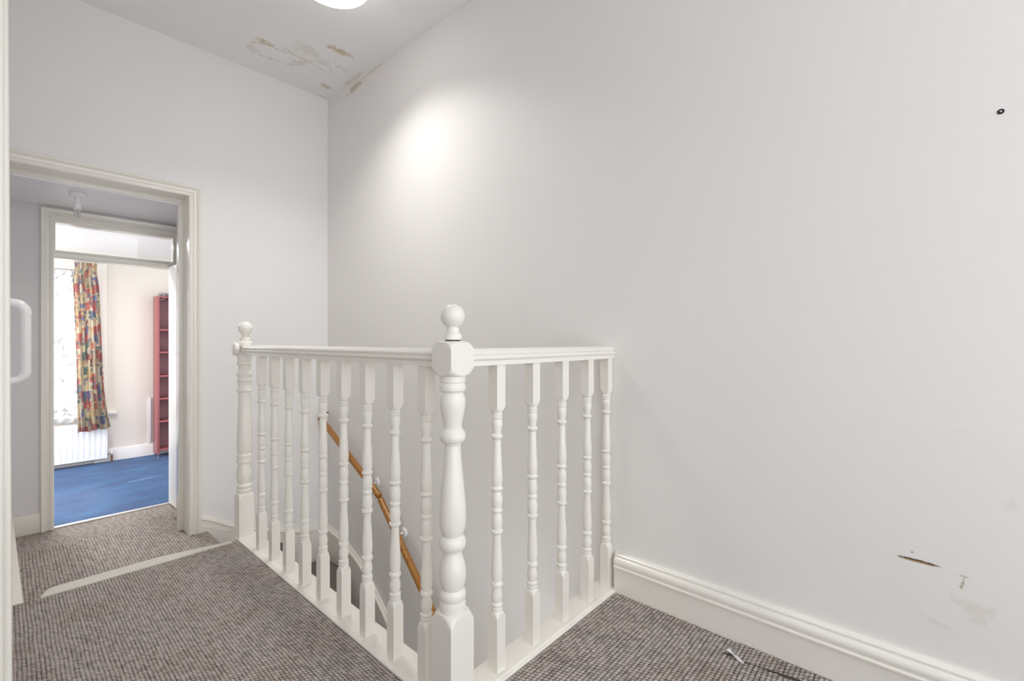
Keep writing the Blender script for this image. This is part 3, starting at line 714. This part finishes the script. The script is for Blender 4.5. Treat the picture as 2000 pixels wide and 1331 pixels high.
# ------------------------------------------------------------------ small things
cl = thing('ceiling_light', (1.09, 2.18, zc(2.18)), 'round white glowing dome light on the stained ceiling', 'light')
zt = zc(2.18)
obj('base_ring', turned([(zt + .004, .192, None), (zt - .012, .194, None), (zt - .016, .188, None)], 1.09, 2.18, 64), M_plastic, cl)
dp = []
for i in range(13):
    a = PI / 2 * i / 12; dp.append((zt - .016 - .062 * math.sin(a), max(.0005, .184 * math.cos(a)), None))
obj('diffuser', turned([(zt - .010, .184, None)] + dp, 1.09, 2.18, 64), M_lamp, cl, 40)
# wall plug / screw
wp = thing('wall_screw', (RX, -.132, 1.566), 'small dark screw and plug in the upper right wall', 'screw')
def disc(r, x0, x1, bm=None): return tube([(x0, -.132, 1.566), (x1, -.132, 1.566)], r, 20, bm)
obj('plug', disc(.0062, RX, RX - .001), M_dark, wp)
bm = bmesh.new(); rr = []
for i in range(24):
    a = 2 * PI * i / 24; rr.append((RX - .0015, -.132 + .0052 * math.cos(a), 1.566 + .0052 * math.sin(a)))
obj('washer', tube(rr + [rr[0]], .0011, 6), M_dark, wp)
obj('screw_head', turned([(0, .003, None), (.002, .0028, None), (.003, .001, None)], n=12).copy() if False else disc(.0026, RX - .0005, RX - .003), M_chrome, wp)
# scrap of white paper by the loose carpet
bm = bmesh.new()
vs = [(1.560, .482), (1.549, .478), (1.538, .458), (1.528, .436), (1.522, .418), (1.536, .438), (1.552, .458), (1.566, .474)]
lo = [bm.verts.new((x_, y_, .006 + .004 * (i % 3))) for i, (x_, y_) in enumerate(vs)]; hi = [bm.verts.new((v_.co.x, v_.co.y, v_.co.z + .0012)) for v_ in lo]
n_ = len(vs); bm.faces.new(lo); bm.faces.new(hi)
for i in range(n_): bm.faces.new((lo[i], lo[(i + 1) % n_], hi[(i + 1) % n_], hi[i]))
obj('paper_scrap', bm, M_paper, label='small torn white paper scrap at the loose carpet strip', cat='paper')

# ------------------------------------------------------------------ scale everything to metres
for me in bpy.data.meshes: me.transform(Matrix.Scale(S, 4))
for o in C.objects: o.location *= S

# ------------------------------------------------------------------ light
wd = bpy.data.worlds.new('world'); sc.world = wd; wd.use_nodes = True
bg = wd.node_tree.nodes['Background']; bg.inputs[0].default_value = (.95, .97, 1, 1); bg.inputs[1].default_value = 2.6
def area(name, loc, rot, sx_, sy_, e, col):
    l = bpy.data.lights.new(name, 'AREA'); l.shape = 'RECTANGLE'; l.size = sx_; l.size_y = sy_; l.energy = e; l.color = col
    o = bpy.data.objects.new(name, l); C.objects.link(o); o.location = Vector(loc) * S; o.rotation_euler = rot; return o
pl = bpy.data.lights.new('ceiling_lamp_bulb', 'AREA'); pl.shape = 'DISK'; pl.size = .34; pl.energy = 10; pl.spread = math.radians(125); pl.color = (1, .98, .95)
sl = bpy.data.lights.new('sun', 'SUN'); sl.energy = 7; sl.angle = math.radians(10); sl.color = (1, .97, .93)
so = bpy.data.objects.new('sun', sl); C.objects.link(so); so.location = (.5, 9, 6)
so.rotation_euler = Vector((-.10, 1, .55)).to_track_quat('Z', 'Y').to_euler()
po = bpy.data.objects.new('ceiling_lamp_bulb', pl); C.objects.link(po); po.location = Vector((1.09, 2.18, zt - .085)) * S

area('blue_room_top_fill', (.38, 4.70, 1.82), (0, 0, 0), .3, .3, 18, (1, .98, .95))  # added fill light under the blue room ceiling, no fixture there
area('blue_room_side_fill', (-1.55, 5.1, .95), (0, -PI / 2, 0), 1.3, 1.1, 42, (1, .98, .94))  # unseen fill added at the open left side of the blue room
# ------------------------------------------------------------------ camera
cam = bpy.data.cameras.new('camera'); cam.sensor_width = 36; cam.lens = 900 * 36 / 2000; cam.clip_start = .02
co_ = bpy.data.objects.new('camera', cam); C.objects.link(co_); co_.location = (0, 0, 1.0 * S)
co_.rotation_euler = (PI / 2, 0, -math.radians(47.87)); sc.camera = co_
sc.view_settings.view_transform = 'Standard'; sc.view_settings.look = 'None'; sc.view_settings.gamma = 1
sc.view_settings.exposure = .08
sc.cycles.max_bounces = 10; sc.cycles.diffuse_bounces = 8; sc.cycles.transparent_max_bounces = 12
sc.cycles.caustics_reflective = False; sc.cycles.caustics_refractive = False
